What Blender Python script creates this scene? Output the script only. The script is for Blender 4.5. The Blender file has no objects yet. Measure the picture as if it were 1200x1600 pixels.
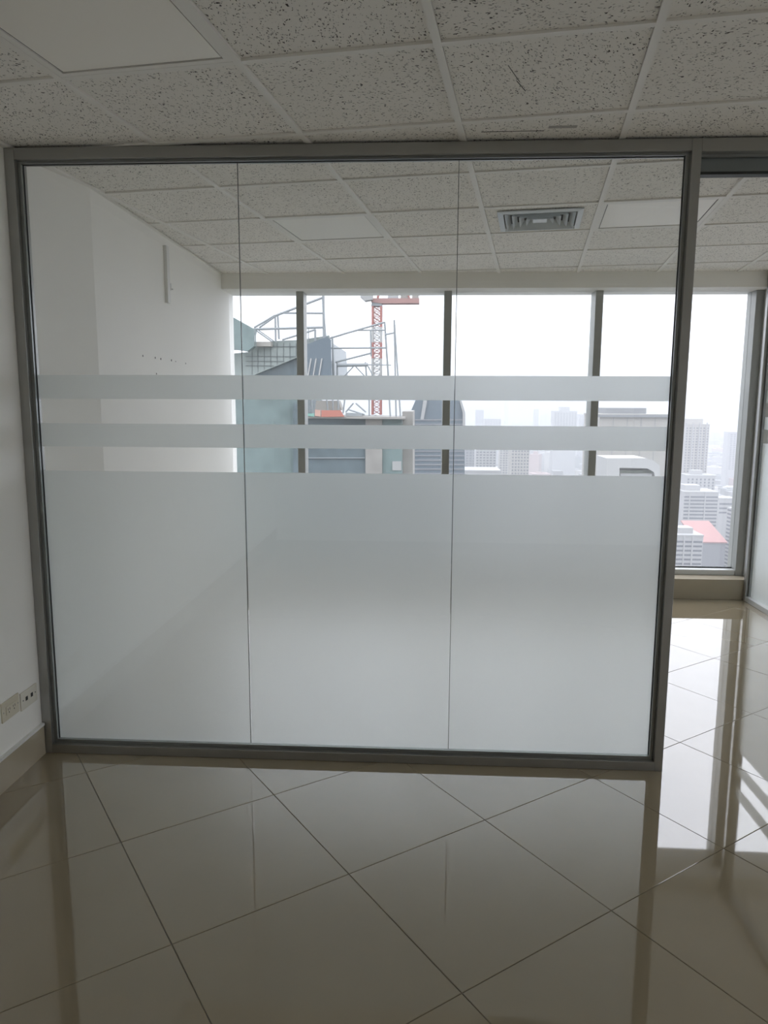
import bpy, math, random
from mathutils import Vector, Matrix

# ------------------------------------------------------------------ camera, world, exposure
SC = bpy.context.scene
COL = SC.collection
FPX, YAW, PITCH, ROLL = 1144.95, -0.05323, -0.14702, 0.00456
EYE = Vector((1.7124, -3.0589, 1.5830))
_f = Vector((math.sin(YAW) * math.cos(PITCH), math.cos(YAW) * math.cos(PITCH), math.sin(PITCH)))
_r = Vector((math.cos(YAW), -math.sin(YAW), 0.0))
_u = _r.cross(_f)
RIGHT = math.cos(ROLL) * _r + math.sin(ROLL) * _u
UP = -math.sin(ROLL) * _r + math.cos(ROLL) * _u
FWD = _f

cd = bpy.data.cameras.new('camera')
cam = bpy.data.objects.new('camera', cd)
COL.objects.link(cam)
cam.matrix_world = Matrix(((RIGHT.x, UP.x, -FWD.x, EYE.x), (RIGHT.y, UP.y, -FWD.y, EYE.y),
                           (RIGHT.z, UP.z, -FWD.z, EYE.z), (0, 0, 0, 1)))
cd.sensor_fit = 'HORIZONTAL'
cd.sensor_width = 36.0
cd.lens = 36.0 * FPX / 1200.0
cd.clip_start = 0.05
cd.clip_end = 30000
SC.camera = cam

SKY = (0.87, 0.89, 0.965)
SKY_STRENGTH = 1.78
world = bpy.data.worlds.new('overcast_sky')
SC.world = world
world.use_nodes = True
_bg = world.node_tree.nodes['Background']
_bg.inputs[0].default_value = (*SKY, 1)
# standard overcast sky: brightness grows as (1 + 2 sin h) / 3 from the horizon to the zenith
_wn = world.node_tree.nodes; _wl = world.node_tree.links
_wt = _wn.new('ShaderNodeTexCoord'); _wx = _wn.new('ShaderNodeSeparateXYZ')
_wl.new(_wt.outputs['Generated'], _wx.inputs[0])
_wm = _wn.new('ShaderNodeMapRange')
_wm.inputs[1].default_value = 0.0; _wm.inputs[2].default_value = 1.0
_wm.inputs[3].default_value = SKY_STRENGTH; _wm.inputs[4].default_value = SKY_STRENGTH * 3.0
_wl.new(_wx.outputs['Z'], _wm.inputs[0]); _wl.new(_wm.outputs[0], _bg.inputs[1])

SC.view_settings.view_transform = 'Standard'
SC.view_settings.look = 'None'
SC.view_settings.gamma = 1.0
SC.view_settings.use_curve_mapping = False
SC.view_settings.exposure = 0.0
SC.cycles.max_bounces = 20
SC.cycles.diffuse_bounces = 14
SC.cycles.glossy_bounces = 6
SC.cycles.transmission_bounces = 12
SC.cycles.transparent_max_bounces = 24
SC.cycles.volume_bounces = 4

rnd = random.Random(7)

def at(u, v, Y):
    """the point that stands at depth y = Y along the sight line of a photo pixel"""
    d = FWD + (u - 600) / FPX * RIGHT - (v - 800) / FPX * UP
    t = (Y - EYE.y) / d.y
    return EYE + t * d

# ------------------------------------------------------------------ materials
MATS = {}
def mat(name, col, rough=0.5, metal=0.0, spec=0.5, noise=0.0, nscale=8.0, bump=0.0, bscale=60.0, rand=0.0, ior=1.45):
    if name in MATS:
        return MATS[name]
    m = bpy.data.materials.new(name); m.use_nodes = True
    nt = m.node_tree; N = nt.nodes; Lk = nt.links
    b = N['Principled BSDF']
    b.inputs['Base Color'].default_value = (*col, 1)
    b.inputs['Roughness'].default_value = rough
    b.inputs['Metallic'].default_value = metal
    b.inputs['Specular IOR Level'].default_value = spec
    b.inputs['IOR'].default_value = ior
    src = None
    tc = N.new('ShaderNodeTexCoord')
    if noise > 0:
        nz = N.new('ShaderNodeTexNoise'); nz.inputs['Scale'].default_value = nscale
        nz.inputs['Detail'].default_value = 5
        Lk.new(tc.outputs['Object'], nz.inputs['Vector'])
        mp = N.new('ShaderNodeMapRange')
        mp.inputs[1].default_value = 0.3; mp.inputs[2].default_value = 0.7
        mp.inputs[3].default_value = 1 - noise; mp.inputs[4].default_value = 1 + noise
        Lk.new(nz.outputs['Fac'], mp.inputs[0])
        mx = N.new('ShaderNodeMix'); mx.data_type = 'RGBA'; mx.blend_type = 'MULTIPLY'
        mx.inputs[0].default_value = 1
        mx.inputs[6].default_value = (*col, 1)
        Lk.new(mp.outputs[0], mx.inputs[7])
        src = mx.outputs[2]
    if rand > 0:
        oi = N.new('ShaderNodeObjectInfo')
        mp = N.new('ShaderNodeMapRange'); mp.inputs[3].default_value = 1 - rand; mp.inputs[4].default_value = 1 + rand
        Lk.new(oi.outputs['Random'], mp.inputs[0])
        mx = N.new('ShaderNodeMix'); mx.data_type = 'RGBA'; mx.blend_type = 'MULTIPLY'
        mx.inputs[0].default_value = 1
        if src: Lk.new(src, mx.inputs[6])
        else: mx.inputs[6].default_value = (*col, 1)
        Lk.new(mp.outputs[0], mx.inputs[7])
        src = mx.outputs[2]
    if src: Lk.new(src, b.inputs['Base Color'])
    if bump > 0:
        n2 = N.new('ShaderNodeTexNoise'); n2.inputs['Scale'].default_value = bscale; n2.inputs['Detail'].default_value = 3
        Lk.new(tc.outputs['Object'], n2.inputs['Vector'])
        bp = N.new('ShaderNodeBump'); bp.inputs['Strength'].default_value = bump; bp.inputs['Distance'].default_value = 0.002
        Lk.new(n2.outputs['Fac'], bp.inputs['Height']); Lk.new(bp.outputs[0], b.inputs['Normal'])
    MATS[name] = m
    return m

def glass_mat(name, tint, gloss=1.0):
    m = bpy.data.materials.new(name); m.use_nodes = True
    nt = m.node_tree; N = nt.nodes; Lk = nt.links
    N.remove(N['Principled BSDF'])
    out = N['Material Output']
    tr = N.new('ShaderNodeBsdfTransparent'); tr.inputs[0].default_value = (*tint, 1)
    gl = N.new('ShaderNodeBsdfGlossy'); gl.inputs['Roughness'].default_value = 0.0
    gl.inputs['Color'].default_value = (gloss, gloss, gloss, 1)
    fr = N.new('ShaderNodeFresnel'); fr.inputs[0].default_value = 1.45
    # the same reflectance whether the ray enters or leaves the pane
    geo = N.new('ShaderNodeNewGeometry')
    iv = N.new('ShaderNodeMix'); iv.data_type = 'FLOAT'
    iv.inputs[2].default_value = 1.45; iv.inputs[3].default_value = 1 / 1.45
    Lk.new(geo.outputs['Backfacing'], iv.inputs[0]); Lk.new(iv.outputs[0], fr.inputs[0])
    mx = N.new('ShaderNodeMixShader')
    Lk.new(fr.outputs[0], mx.inputs[0]); Lk.new(tr.outputs[0], mx.inputs[1]); Lk.new(gl.outputs[0], mx.inputs[2])
    Lk.new(mx.outputs[0], out.inputs[0])
    MATS[name] = m
    return m

def frost_mat():
    m = bpy.data.materials.new('frosted_film'); m.use_nodes = True
    nt = m.node_tree; N = nt.nodes; Lk = nt.links
    N.remove(N['Principled BSDF'])
    out = N['Material Output']
    g = N.new('ShaderNodeBsdfGlass'); g.distribution = 'MULTI_GGX'
    g.inputs['Color'].default_value = (0.93, 0.945, 0.94, 1)
    g.inputs['Roughness'].default_value = 0.42
    g.inputs['IOR'].default_value = 1.4
    t = N.new('ShaderNodeBsdfTranslucent'); t.inputs[0].default_value = (0.86, 0.88, 0.87, 1)
    mx = N.new('ShaderNodeMixShader'); mx.inputs[0].default_value = 0.33
    Lk.new(g.outputs[0], mx.inputs[1]); Lk.new(t.outputs[0], mx.inputs[2])
    Lk.new(mx.outputs[0], out.inputs[0])
    MATS['frost'] = m
    return m

def tile_ceiling_mat():
    m = bpy.data.materials.new('mineral_fibre'); m.use_nodes = True
    nt = m.node_tree; N = nt.nodes; Lk = nt.links
    b = N['Principled BSDF']; b.inputs['Roughness'].default_value = 0.95; b.inputs['Specular IOR Level'].default_value = 0.1
    tc = N.new('ShaderNodeTexCoord'); oi = N.new('ShaderNodeObjectInfo')
    mul = N.new('ShaderNodeMath'); mul.operation = 'MULTIPLY'; mul.inputs[1].default_value = 40.0
    Lk.new(oi.outputs['Random'], mul.inputs[0])
    rot = N.new('ShaderNodeVectorRotate'); rot.rotation_type = 'Z_AXIS'
    Lk.new(tc.outputs['Object'], rot.inputs['Vector']); Lk.new(mul.outputs[0], rot.inputs['Angle'])
    off = N.new('ShaderNodeVectorMath'); off.operation = 'ADD'
    Lk.new(rot.outputs[0], off.inputs[0])
    cmb = N.new('ShaderNodeCombineXYZ'); Lk.new(mul.outputs[0], cmb.inputs[0]); Lk.new(mul.outputs[0], cmb.inputs[1])
    Lk.new(cmb.outputs[0], off.inputs[1])
    # wobble
    nz = N.new('ShaderNodeTexNoise'); nz.inputs['Scale'].default_value = 45; nz.inputs['Detail'].default_value = 2
    Lk.new(off.outputs[0], nz.inputs['Vector'])
    sub = N.new('ShaderNodeVectorMath'); sub.operation = 'SUBTRACT'; sub.inputs[1].default_value = (.5, .5, .5)
    Lk.new(nz.outputs['Color'], sub.inputs[0])
    scl = N.new('ShaderNodeVectorMath'); scl.operation = 'SCALE'; scl.inputs['Scale'].default_value = 0.03
    Lk.new(sub.outputs[0], scl.inputs[0])
    add = N.new('ShaderNodeVectorMath'); add.operation = 'ADD'
    Lk.new(off.outputs[0], add.inputs[0]); Lk.new(scl.outputs[0], add.inputs[1])
    st = N.new('ShaderNodeMapping'); st.inputs['Scale'].default_value = (0.42, 1.0, 0.05)
    Lk.new(add.outputs[0], st.inputs['Vector'])
    vo = N.new('ShaderNodeTexVoronoi'); vo.inputs['Scale'].default_value = 200; vo.feature = 'F1'
    Lk.new(st.outputs[0], vo.inputs['Vector'])
    # only part of the cells hold a pit
    gate = N.new('ShaderNodeSeparateColor'); Lk.new(vo.outputs['Color'], gate.inputs[0])
    rad = N.new('ShaderNodeMapRange'); rad.inputs[1].default_value = 0.05; rad.inputs[2].default_value = 1.0
    rad.inputs[3].default_value = 0.0; rad.inputs[4].default_value = 0.47
    Lk.new(gate.outputs[0], rad.inputs[0])
    d = N.new('ShaderNodeMath'); d.operation = 'SUBTRACT'; Lk.new(rad.outputs[0], d.inputs[0]); Lk.new(vo.outputs['Distance'], d.inputs[1])
    pit = N.new('ShaderNodeMapRange'); pit.inputs[1].default_value = -0.02; pit.inputs[2].default_value = 0.16
    Lk.new(d.outputs[0], pit.inputs[0])
    n3 = N.new('ShaderNodeTexNoise'); n3.inputs['Scale'].default_value = 5; Lk.new(off.outputs[0], n3.inputs['Vector'])
    base = N.new('ShaderNodeMix'); base.data_type = 'RGBA'
    base.inputs[6].default_value = (0.86, 0.845, 0.80, 1); base.inputs[7].default_value = (0.90, 0.885, 0.845, 1)
    Lk.new(n3.outputs['Fac'], base.inputs[0])
    cm = N.new('ShaderNodeMix'); cm.data_type = 'RGBA'; cm.inputs[7].default_value = (0.10, 0.095, 0.09, 1)
    Lk.new(pit.outputs[0], cm.inputs[0]); Lk.new(base.outputs[2], cm.inputs[6])
    Lk.new(cm.outputs[2], b.inputs['Base Color'])
    bp = N.new('ShaderNodeBump'); bp.invert = True; bp.inputs['Strength'].default_value = 0.6; bp.inputs['Distance'].default_value = 0.003
    Lk.new(pit.outputs[0], bp.inputs['Height']); Lk.new(bp.outputs[0], b.inputs['Normal'])
    MATS['mineral_fibre'] = m
    return m

M_WALL = mat('white_wall_paint', (0.925, 0.915, 0.87), 0.55, noise=0.015, nscale=1.5, bump=0.06, bscale=90)
M_CEILW = mat('white_bulkhead_paint', (0.88, 0.87, 0.825), 0.6, noise=0.015, nscale=2)
M_ALU = mat('satin_aluminium', (0.385, 0.385, 0.37), 0.36, metal=0.85, noise=0.03, nscale=6)
M_ALUL = mat('light_window_aluminium', (0.62, 0.63, 0.62), 0.4, metal=0.3)
M_MULL = mat('grey_window_aluminium', (0.38, 0.39, 0.37), 0.4, metal=0.4)
M_GASK = mat('dark_gasket', (0.035, 0.04, 0.038), 0.5)
M_BEAD = mat('glazing_bead_metal', (0.30, 0.315, 0.31), 0.3, metal=0.8)
M_TBAR = mat('ceiling_bar_enamel', (0.86, 0.85, 0.81), 0.45)
M_FLOOR = mat('polished_beige_tile', (0.315, 0.26, 0.172), 0.03, noise=0.03, nscale=3, rand=0.02, ior=1.6)
_p = M_FLOOR.node_tree.nodes['Principled BSDF']
_p.inputs['Coat Weight'].default_value = 1.0; _p.inputs['Coat Roughness'].default_value = 0.02; _p.inputs['Coat IOR'].default_value = 1.62
M_GROUT = mat('grey_grout', (0.18, 0.165, 0.14), 0.8)
M_BASE = mat('beige_skirting_tile', (0.44, 0.385, 0.29), 0.15, noise=0.03, nscale=3)
M_PANEL = mat('light_diffuser', (0.95, 0.93, 0.87), 0.35)
M_IVORY = mat('ivory_plastic', (0.66, 0.61, 0.48), 0.35)
M_IVORY2 = mat('pale_plastic', (0.74, 0.71, 0.62), 0.35)
M_BLACK = mat('black_hole', (0.012, 0.012, 0.012), 0.6)
M_WHITEP = mat('white_plastic', (0.80, 0.80, 0.78), 0.35)
M_DIFF = mat('diffuser_enamel', (0.66, 0.71, 0.74), 0.3)
M_DUCT = mat('duct_dark', (0.05, 0.055, 0.06), 0.7)
M_GLASS = glass_mat('partition_glass', (0.988, 0.994, 0.991))
M_WGLASS = glass_mat('window_glass', (0.985, 0.99, 0.992))
M_FROST = frost_mat()
M_CTILE = tile_ceiling_mat()

# ------------------------------------------------------------------ mesh helpers
def link(name, mesh, m, parent=None, loc=None):
    if m and not mesh.materials: mesh.materials.append(m)
    o = bpy.data.objects.new(name, mesh); COL.objects.link(o)
    if parent: o.parent = parent
    if loc is not None: o.location = loc
    return o

def mesh_of(name, verts, faces):
    me = bpy.data.meshes.new(name); me.from_pydata(verts, [], faces); me.update(); return me

BOXF = [(0, 3, 2, 1), (4, 5, 6, 7), (0, 1, 5, 4), (1, 2, 6, 5), (2, 3, 7, 6), (3, 0, 4, 7)]
def boxv(x0, x1, y0, y1, z0, z1):
    return [(x0, y0, z0), (x1, y0, z0), (x1, y1, z0), (x0, y1, z0), (x0, y0, z1), (x1, y0, z1), (x1, y1, z1), (x0, y1, z1)]

def box(name, x0, x1, y0, y1, z0, z1, m, parent=None, bevel=0.0):
    x0, x1 = min(x0, x1), max(x0, x1); y0, y1 = min(y0, y1), max(y0, y1); z0, z1 = min(z0, z1), max(z0, z1)
    c = Vector(((x0 + x1) / 2, (y0 + y1) / 2, (z0 + z1) / 2))
    off = Vector((0, 0, 0))
    p = parent
    while p is not None:
        off += p.location; p = p.parent
    me = mesh_of(name, boxv(x0 - c.x, x1 - c.x, y0 - c.y, y1 - c.y, z0 - c.z, z1 - c.z), BOXF)
    o = link(name, me, m, parent, c - off)
    if bevel > 0:
        md = o.modifiers.new('bevel', 'BEVEL'); md.width = bevel; md.segments = 2
    return o

def boxes(name, lst, m, parent=None):
    """several touching boxes that make up one piece"""
    vs, fs = [], []
    for b in lst:
        k = len(vs); vs += boxv(*b); fs += [tuple(i + k for i in f) for f in BOXF]
    off = Vector((0, 0, 0)); p = parent
    while p is not None:
        off += p.location; p = p.parent
    vs = [tuple(Vector(v) - off) for v in vs]
    return link(name, mesh_of(name, vs, fs), m, parent)

def prism(name, poly, z0, z1, m, parent=None, axis='z'):
    """poly: list of 2-D points, counter-clockwise; extruded along axis"""
    n = len(poly)
    def P(a, b, h):
        return (a, b, h) if axis == 'z' else (a, h, b) if axis == 'y' else (h, a, b)
    vs = [P(a, b, z0) for a, b in poly] + [P(a, b, z1) for a, b in poly]
    fs = [tuple(range(n))[::-1], tuple(range(n, 2 * n))] + [(i, (i + 1) % n, n + (i + 1) % n, n + i) for i in range(n)]
    if axis == 'y': fs = [f[::-1] for f in fs]
    off = Vector((0, 0, 0)); p = parent
    while p is not None:
        off += p.location; p = p.parent
    vs = [tuple(Vector(v) - off) for v in vs]
    return link(name, mesh_of(name, vs, fs), m, parent)

def tubes(name, segs, r, m, parent=None, n=6):
    """bars between point pairs, one mesh"""
    vs, fs = [], []
    off = Vector((0, 0, 0)); p = parent
    while p is not None:
        off += p.location; p = p.parent
    for a, b in segs:
        a = Vector(a) - off; b = Vector(b) - off
        d = (b - a)
        if d.length < 1e-6: continue
        d.normalize()
        s = d.cross(Vector((0, 1, 0)) if abs(d.y) < 0.9 else Vector((1, 0, 0))).normalized(); t = d.cross(s)
        k = len(vs)
        for e in (a, b):
            for i in range(n):
                w = 2 * math.pi * (i + .5) / n
                vs.append(tuple(e + r * (math.cos(w) * s + math.sin(w) * t)))
        fs += [(k + i, k + (i + 1) % n, k + n + (i + 1) % n, k + n + i) for i in range(n)]
        fs += [tuple(k + i for i in range(n))[::-1], tuple(k + n + i for i in range(n))]
    return link(name, mesh_of(name, vs, fs), m, parent)

def disc(name, c, r, h, axis, m, parent=None, n=12):
    vs, fs = [], []
    off = Vector((0, 0, 0)); p = parent
    while p is not None:
        off += p.location; p = p.parent
    c = Vector(c) - off
    for e in (0, h):
        for i in range(n):
            w = 2 * math.pi * i / n; a, b = r * math.cos(w), r * math.sin(w)
            v = (a, b, e) if axis == 'z' else (e, a, b) if axis == 'x' else (a, e, b)
            vs.append(tuple(c + Vector(v)))
    fs = [(i, (i + 1) % n, n + (i + 1) % n, n + i) for i in range(n)] + [tuple(range(n))[::-1], tuple(range(n, 2 * n))]
    return link(name, mesh_of(name, vs, fs), m, parent)

def thing(name, loc, label, cat, group=None):
    o = bpy.data.objects.new(name, None); COL.objects.link(o); o.location = loc; o.empty_display_size = 0.1
    return tag(o, label, cat, group)

def tag(o, label, cat, group=None):
    o['label'] = label; o['category'] = cat
    if group: o['group'] = group
    return o

def struct(o):
    o['kind'] = 'structure'; return o

def clip(poly, x0, x1, y0, y1):
    for ax, lim, sg in ((0, x0, 1), (0, x1, -1), (1, y0, 1), (1, y1, -1)):
        out = []
        for i in range(len(poly)):
            a, b = poly[i], poly[(i + 1) % len(poly)]
            da, db = sg * (a[ax] - lim), sg * (b[ax] - lim)
            if da >= 0: out.append(a)
            if (da >= 0) != (db >= 0):
                t = da / (da - db); out.append((a[0] + t * (b[0] - a[0]), a[1] + t * (b[1] - a[1])))
        poly = out
        if len(poly) < 3: return []
    ar = sum(poly[i][0] * poly[(i + 1) % len(poly)][1] - poly[(i + 1) % len(poly)][0] * poly[i][1] for i in range(len(poly))) / 2
    return poly if abs(ar) > 2e-4 else []

# ------------------------------------------------------------------ room shell
H = 2.6
D = 2.946          # face of the bulkhead above the windows
WY = 3.09          # front of the window mullions
XR = 6.9           # right end of the offices
YB = -5.2          # wall behind the viewer
HDR = 2.487

floor = struct(box('floor', -0.05, XR + .05, YB - .05, 3.40, -0.15, -0.0035, M_GROUT))
FS, FTH, FX, FY = 0.6055, 0.6316, 0.6312, -0.6525
c, s = math.cos(FTH), math.sin(FTH)
def chamfer_slab(name, poly, zt, th, m, parent, cen, ch=0.0012):
    n = len(poly)
    k = 1 - ch / 0.3
    vs = [(x, y, -th) for x, y in poly] + [(x, y, -ch) for x, y in poly]
    mx = sum(p[0] for p in poly) / n; my = sum(p[1] for p in poly) / n
    vs += [(mx + (x - mx) * k, my + (y - my) * k, 0) for x, y in poly]
    fs = [tuple(range(n))[::-1]]
    for q in (0, n):
        fs += [(q + i, q + (i + 1) % n, q + n + (i + 1) % n, q + n + i) for i in range(n)]
    fs.append(tuple(range(2 * n, 3 * n)))
    return mesh_of(name, vs, fs)
hw = FS / 2 - 0.0010
full = [(-hw, -hw), (hw, -hw), (hw, hw), (-hw, hw)]
full_mesh = None
for i in range(-14, 16):
    for j in range(-16, 16):
        a, b = FS * (i + .5), -FS * (j + .5)
        cx, cy = FX + c * a - s * b, FY + s * a + c * b
        poly = [(cx + c * x - s * y, cy + s * x + c * y) for x, y in full]
        if max(p[0] for p in poly) < 0 or min(p[0] for p in poly) > XR: continue
        pc = clip(poly, 0.0, XR, YB, D)
        if not pc: continue
        tilt = (rnd.uniform(-1, 1) * 0.0007, rnd.uniform(-1, 1) * 0.0007, FTH)
        if len(pc) == 4 and all((p[0] - q[0]) ** 2 + (p[1] - q[1]) ** 2 < 1e-9 for p, q in zip(pc, poly)):
            if full_mesh is None: full_mesh = chamfer_slab('floor_tile', full, 0, 0.009, M_FLOOR, None, None)
            me = full_mesh
        else:
            lc = [(c * (x - cx) + s * (y - cy), -s * (x - cx) + c * (y - cy)) for x, y in pc]
            me = chamfer_slab('floor_tile', lc, 0, 0.009, M_FLOOR, None, None)
        o = link('floor_tile', me, M_FLOOR, floor, (cx - floor.location.x, cy - floor.location.y, -floor.location.z))
        o.rotation_euler = tilt

# walls
struct(prism('wall_left', [(-0.2, YB), (0, YB), (0, 0.1), (0.100, 0.56), (0.072, 3.32), (-0.2, 3.32)], -0.1, 2.8, M_WALL))
WALL_L = bpy.data.objects['wall_left']
struct(box('wall_right', XR, XR + .2, YB, 3.32, HDR, 2.8, M_WALL))
struct(box('baseboard_right', XR, XR + .2, YB, 3.32, -0.1, 0.168, M_BASE))
box('corner_pier', XR, XR + .2, 2.95, 3.32, 0.168, HDR, M_WALL, bpy.data.objects['wall_right'])
box('corner_pier', XR, XR + .2, -0.6, 0.25, 0.168, HDR, M_WALL, bpy.data.objects['wall_right'])
box('corner_pier', XR, XR + .2, YB, -4.6, 0.168, HDR, M_WALL, bpy.data.objects['wall_right'])
struct(box('wall_back', -0.2, XR + .2, YB - .2, YB, -0.1, 2.8, M_WALL))
bulk = struct(box('wall_front', 0.05, XR, D, 3.34, HDR, 2.8, M_CEILW))
struct(box('baseboard_front', 0.06, XR, D, 3.34, -0.003, 0.168, M_BASE, bevel=0.004))
struct(prism('baseboard_left', [(0.0, YB), (0.012, YB), (0.012, -0.004), (0, -0.004)], 0.0, 0.135, M_BASE))
struct(prism('trim_1', [(0.0, YB), (0.0155, YB), (0.0155, -0.004), (0, -0.004)], 0.1352, 0.147, M_WHITEP))
def inner_x(y): return 0.100 + (0.072 - 0.100) * (y - 0.56) / (3.32 - 0.56)
struct(prism('baseboard_inner', [(0.002, 0.106), (0.014, 0.106), (0.112, 0.557), (inner_x(D) + .012, D), (inner_x(D), D), (0.100, 0.56)], 0.0, 0.135, M_BASE))

# ceiling
ceiling = struct(box('ceiling', -0.05, XR + .05, YB - .05, 3.3, H + .03, H + .2, M_TBAR))
GX, GY, PHI, G = 0.5399, -0.6028, -0.1464, 0.6057
cg, sg = math.cos(PHI), math.sin(PHI)
def gpt(i, j): return (GX + cg * G * i - sg * G * j, GY + sg * G * i + cg * G * j)
LIGHTS = {(0, -1): 'near', (0, 3): 'mid', (3, 3): 'right'}
DIFFUSER = (2, 3)
hw = G / 2 - 0.0135
fullc = [(-hw, -hw), (hw, -hw), (hw, hw), (-hw, hw)]
ctile = mesh_of('ceiling_tile', [(x, y, 0) for x, y in fullc] + [(x, y, 0.016) for x, y in fullc], [(3, 2, 1, 0)[::1], (4, 5, 6, 7), (0, 1, 5, 4), (1, 2, 6, 5), (2, 3, 7, 6), (3, 0, 4, 7)])
def hole_tile(h0):
    inn = [(-h0, -h0), (h0, -h0), (h0, h0), (-h0, h0)]
    vs = [(x, y, 0) for x, y in fullc + inn] + [(x, y, 0.016) for x, y in fullc + inn]
    fs = []
    for i in range(4):
        k = (i + 1) % 4
        fs += [(i, 4 + i, 4 + k, k), (8 + i, 8 + k, 12 + k, 12 + i), (i, k, 8 + k, 8 + i), (4 + k, 4 + i, 12 + i, 12 + k)]
    return mesh_of('ceiling_tile', vs, fs)
TZ = H + 0.007
for i in range(-12, 18):
    for j in range(-12, 12):
        cx, cy = gpt(i + .5, j + .5)
        poly = [(cx + cg * x - sg * y, cy + sg * x + cg * y) for x, y in fullc]
        pc = clip(poly, 0.0, XR, YB, D)
        if not pc or (i, j) in LIGHTS: continue
        whole = len(pc) == 4 and all((p[0] - q[0]) ** 2 + (p[1] - q[1]) ** 2 < 1e-9 for p, q in zip(pc, poly))
        if (i, j) == DIFFUSER: me = hole_tile(0.200)
        elif whole: me = ctile
        else:
            lc = [(cg * (x - cx) + sg * (y - cy), -sg * (x - cx) + cg * (y - cy)) for x, y in pc]
            n = len(lc)
            me = mesh_of('ceiling_tile', [(x, y, 0) for x, y in lc] + [(x, y, 0.016) for x, y in lc],
                         [tuple(range(n))[::-1], tuple(range(n, 2 * n))] + [(a, (a + 1) % n, n + (a + 1) % n, n + a) for a in range(n)])
        o = link('ceiling_tile', me, M_CTILE, ceiling, Vector((cx, cy, TZ + rnd.uniform(0, .002))) - ceiling.location)
        o.rotation_euler = (0, 0, PHI)
BW = 0.012
def bar(p0, p1, name, z0):
    d = Vector((p1[0] - p0[0], p1[1] - p0[1])).normalized(); nrm = Vector((-d.y, d.x)) * BW
    poly = [(p0[0] - nrm.x, p0[1] - nrm.y), (p1[0] - nrm.x, p1[1] - nrm.y), (p1[0] + nrm.x, p1[1] + nrm.y), (p0[0] + nrm.x, p0[1] + nrm.y)]
    pc = clip(poly, 0.0, XR, YB, D)
    if not pc: return
    prism(name, pc, z0, TZ + 0.02, M_TBAR, ceiling)
for i in range(-12, 18): bar(gpt(i, -14), gpt(i, 14), 'main_runner', H)
for j in range(-12, 12):
    for i in range(-12, 18):
        a, b = gpt(i, j), gpt(i + 1, j)
        e = BW / G
        bar(gpt(i + e, j), gpt(i + 1 - e, j), 'cross_tee', H + 0.0007)
# wall angle along the left wall
prism('wall_angle', [(0.0, YB), (0.022, YB), (0.022, -0.002), (0.0, -0.002)], H - 0.0015, H + 0.0, M_TBAR, ceiling)
prism('wall_angle', [(0.0, 0.105), (0.022, 0.105), (0.122, 0.56), (0.095, D), (0.05, D), (0.05, 0.56)], H - 0.0015, H + 0.0, M_TBAR, ceiling)
# scuffs on the tile above the glass
for (u0, v0, u1, v1, w) in ((752, 206, 850, 204, .0016), (794, 102, 812, 128, .0012), (808, 127, 821, 142, .0015)):
    def zc(u, v):
        d = FWD + (u - 600) / FPX * RIGHT - (v - 800) / FPX * UP
        return EYE + d * ((TZ - EYE.z) / d.z)
    a, b = zc(u0, v0), zc(u1, v1)
    tubes('scratch', [(a, b)], w, M_GASK, ceiling, 5)
a, b = zc(856, 201), zc(902, 197)
box('tape', min(a.x, b.x), max(a.x, b.x), min(a.y, b.y) - .006, min(a.y, b.y) + .016, TZ - .0012, TZ, mat('grey_tape', (.42, .41, .39), .5), ceiling)

# ceiling lights (switched off)
LBL = {'near': 'square flat white ceiling light panel, switched off, nearest and largest at the top left corner',
       'mid': 'square flat white ceiling light panel, switched off, behind the glass left of the air diffuser',
       'right': 'square flat white ceiling light panel, switched off, behind the glass right of the air diffuser'}
for (i, j), k in LIGHTS.items():
    cx, cy = gpt(i + .5, j + .5)
    t = thing('ceiling_light', (cx, cy, H), LBL[k], 'ceiling light', 'flat ceiling light panels')
    t.rotation_euler = (0, 0, PHI)
    w = G / 2 - 0.0125; v = w - 0.022
    def ring(name, a, b, z0, z1, m):
        vs = []
        for q in (a, b):
            vs += [(-q, -q, z0), (q, -q, z0), (q, q, z0), (-q, q, z0)]
        for q in (a, b):
            vs += [(-q, -q, z1), (q, -q, z1), (q, q, z1), (-q, q, z1)]
        fs = []
        for e in range(4):
            g = (e + 1) % 4
            fs += [(e, 4 + e, 4 + g, g), (8 + e, 8 + g, 12 + g, 12 + e), (e, g, 8 + g, 8 + e), (4 + g, 4 + e, 12 + e, 12 + g)]
        return link(name, mesh_of(name, vs, fs), m, t)
    ring('frame', w, v, 0.001, 0.016, M_TBAR)
    ring('gasket', v, v - .005, 0.006, 0.016, M_GASK)
    link('diffuser_panel', mesh_of('diffuser_panel', boxv(-v + .005, v - .005, -v + .005, v - .005, 0.004, 0.016), BOXF), M_PANEL, t)

# air diffuser
cx, cy = gpt(DIFFUSER[0] + .5, DIFFUSER[1] + .5)
t = thing('air_diffuser', (cx, cy, H), 'square four-way air conditioning diffuser with nested louvres in the ceiling', 'air diffuser')
t.rotation_euler = (0, 0, PHI)
def cone_ring(name, a, za, b, zb, th, m):
    """a sloping square ring from half-size a at za to half-size b at zb"""
    vs = []
    for q, z in ((a, za), (b, zb), (b, zb + th), (a, za + th)):
        vs += [(-q, -q, z), (q, -q, z), (q, q, z), (-q, q, z)]
    fs = []
    for l in range(4):
        n2 = (l + 1) % 4
        for e in range(4):
            g = (e + 1) % 4
            fs.append((l * 4 + e, n2 * 4 + e, n2 * 4 + g, l * 4 + g))
    return link(name, mesh_of(name, vs, fs), m, t)
cone_ring('frame', 0.226, -0.004, 0.196, -0.008, 0.006, M_DIFF)
for a in (0.188, 0.150, 0.112, 0.074):
    cone_ring('louvre', a, -0.010, a - 0.024, 0.022, 0.0025, M_DIFF)
link('centre_plate', mesh_of('centre_plate', boxv(-.038, .038, -.038, .038, -0.004, 0.004), BOXF), M_DIFF, t)
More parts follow.
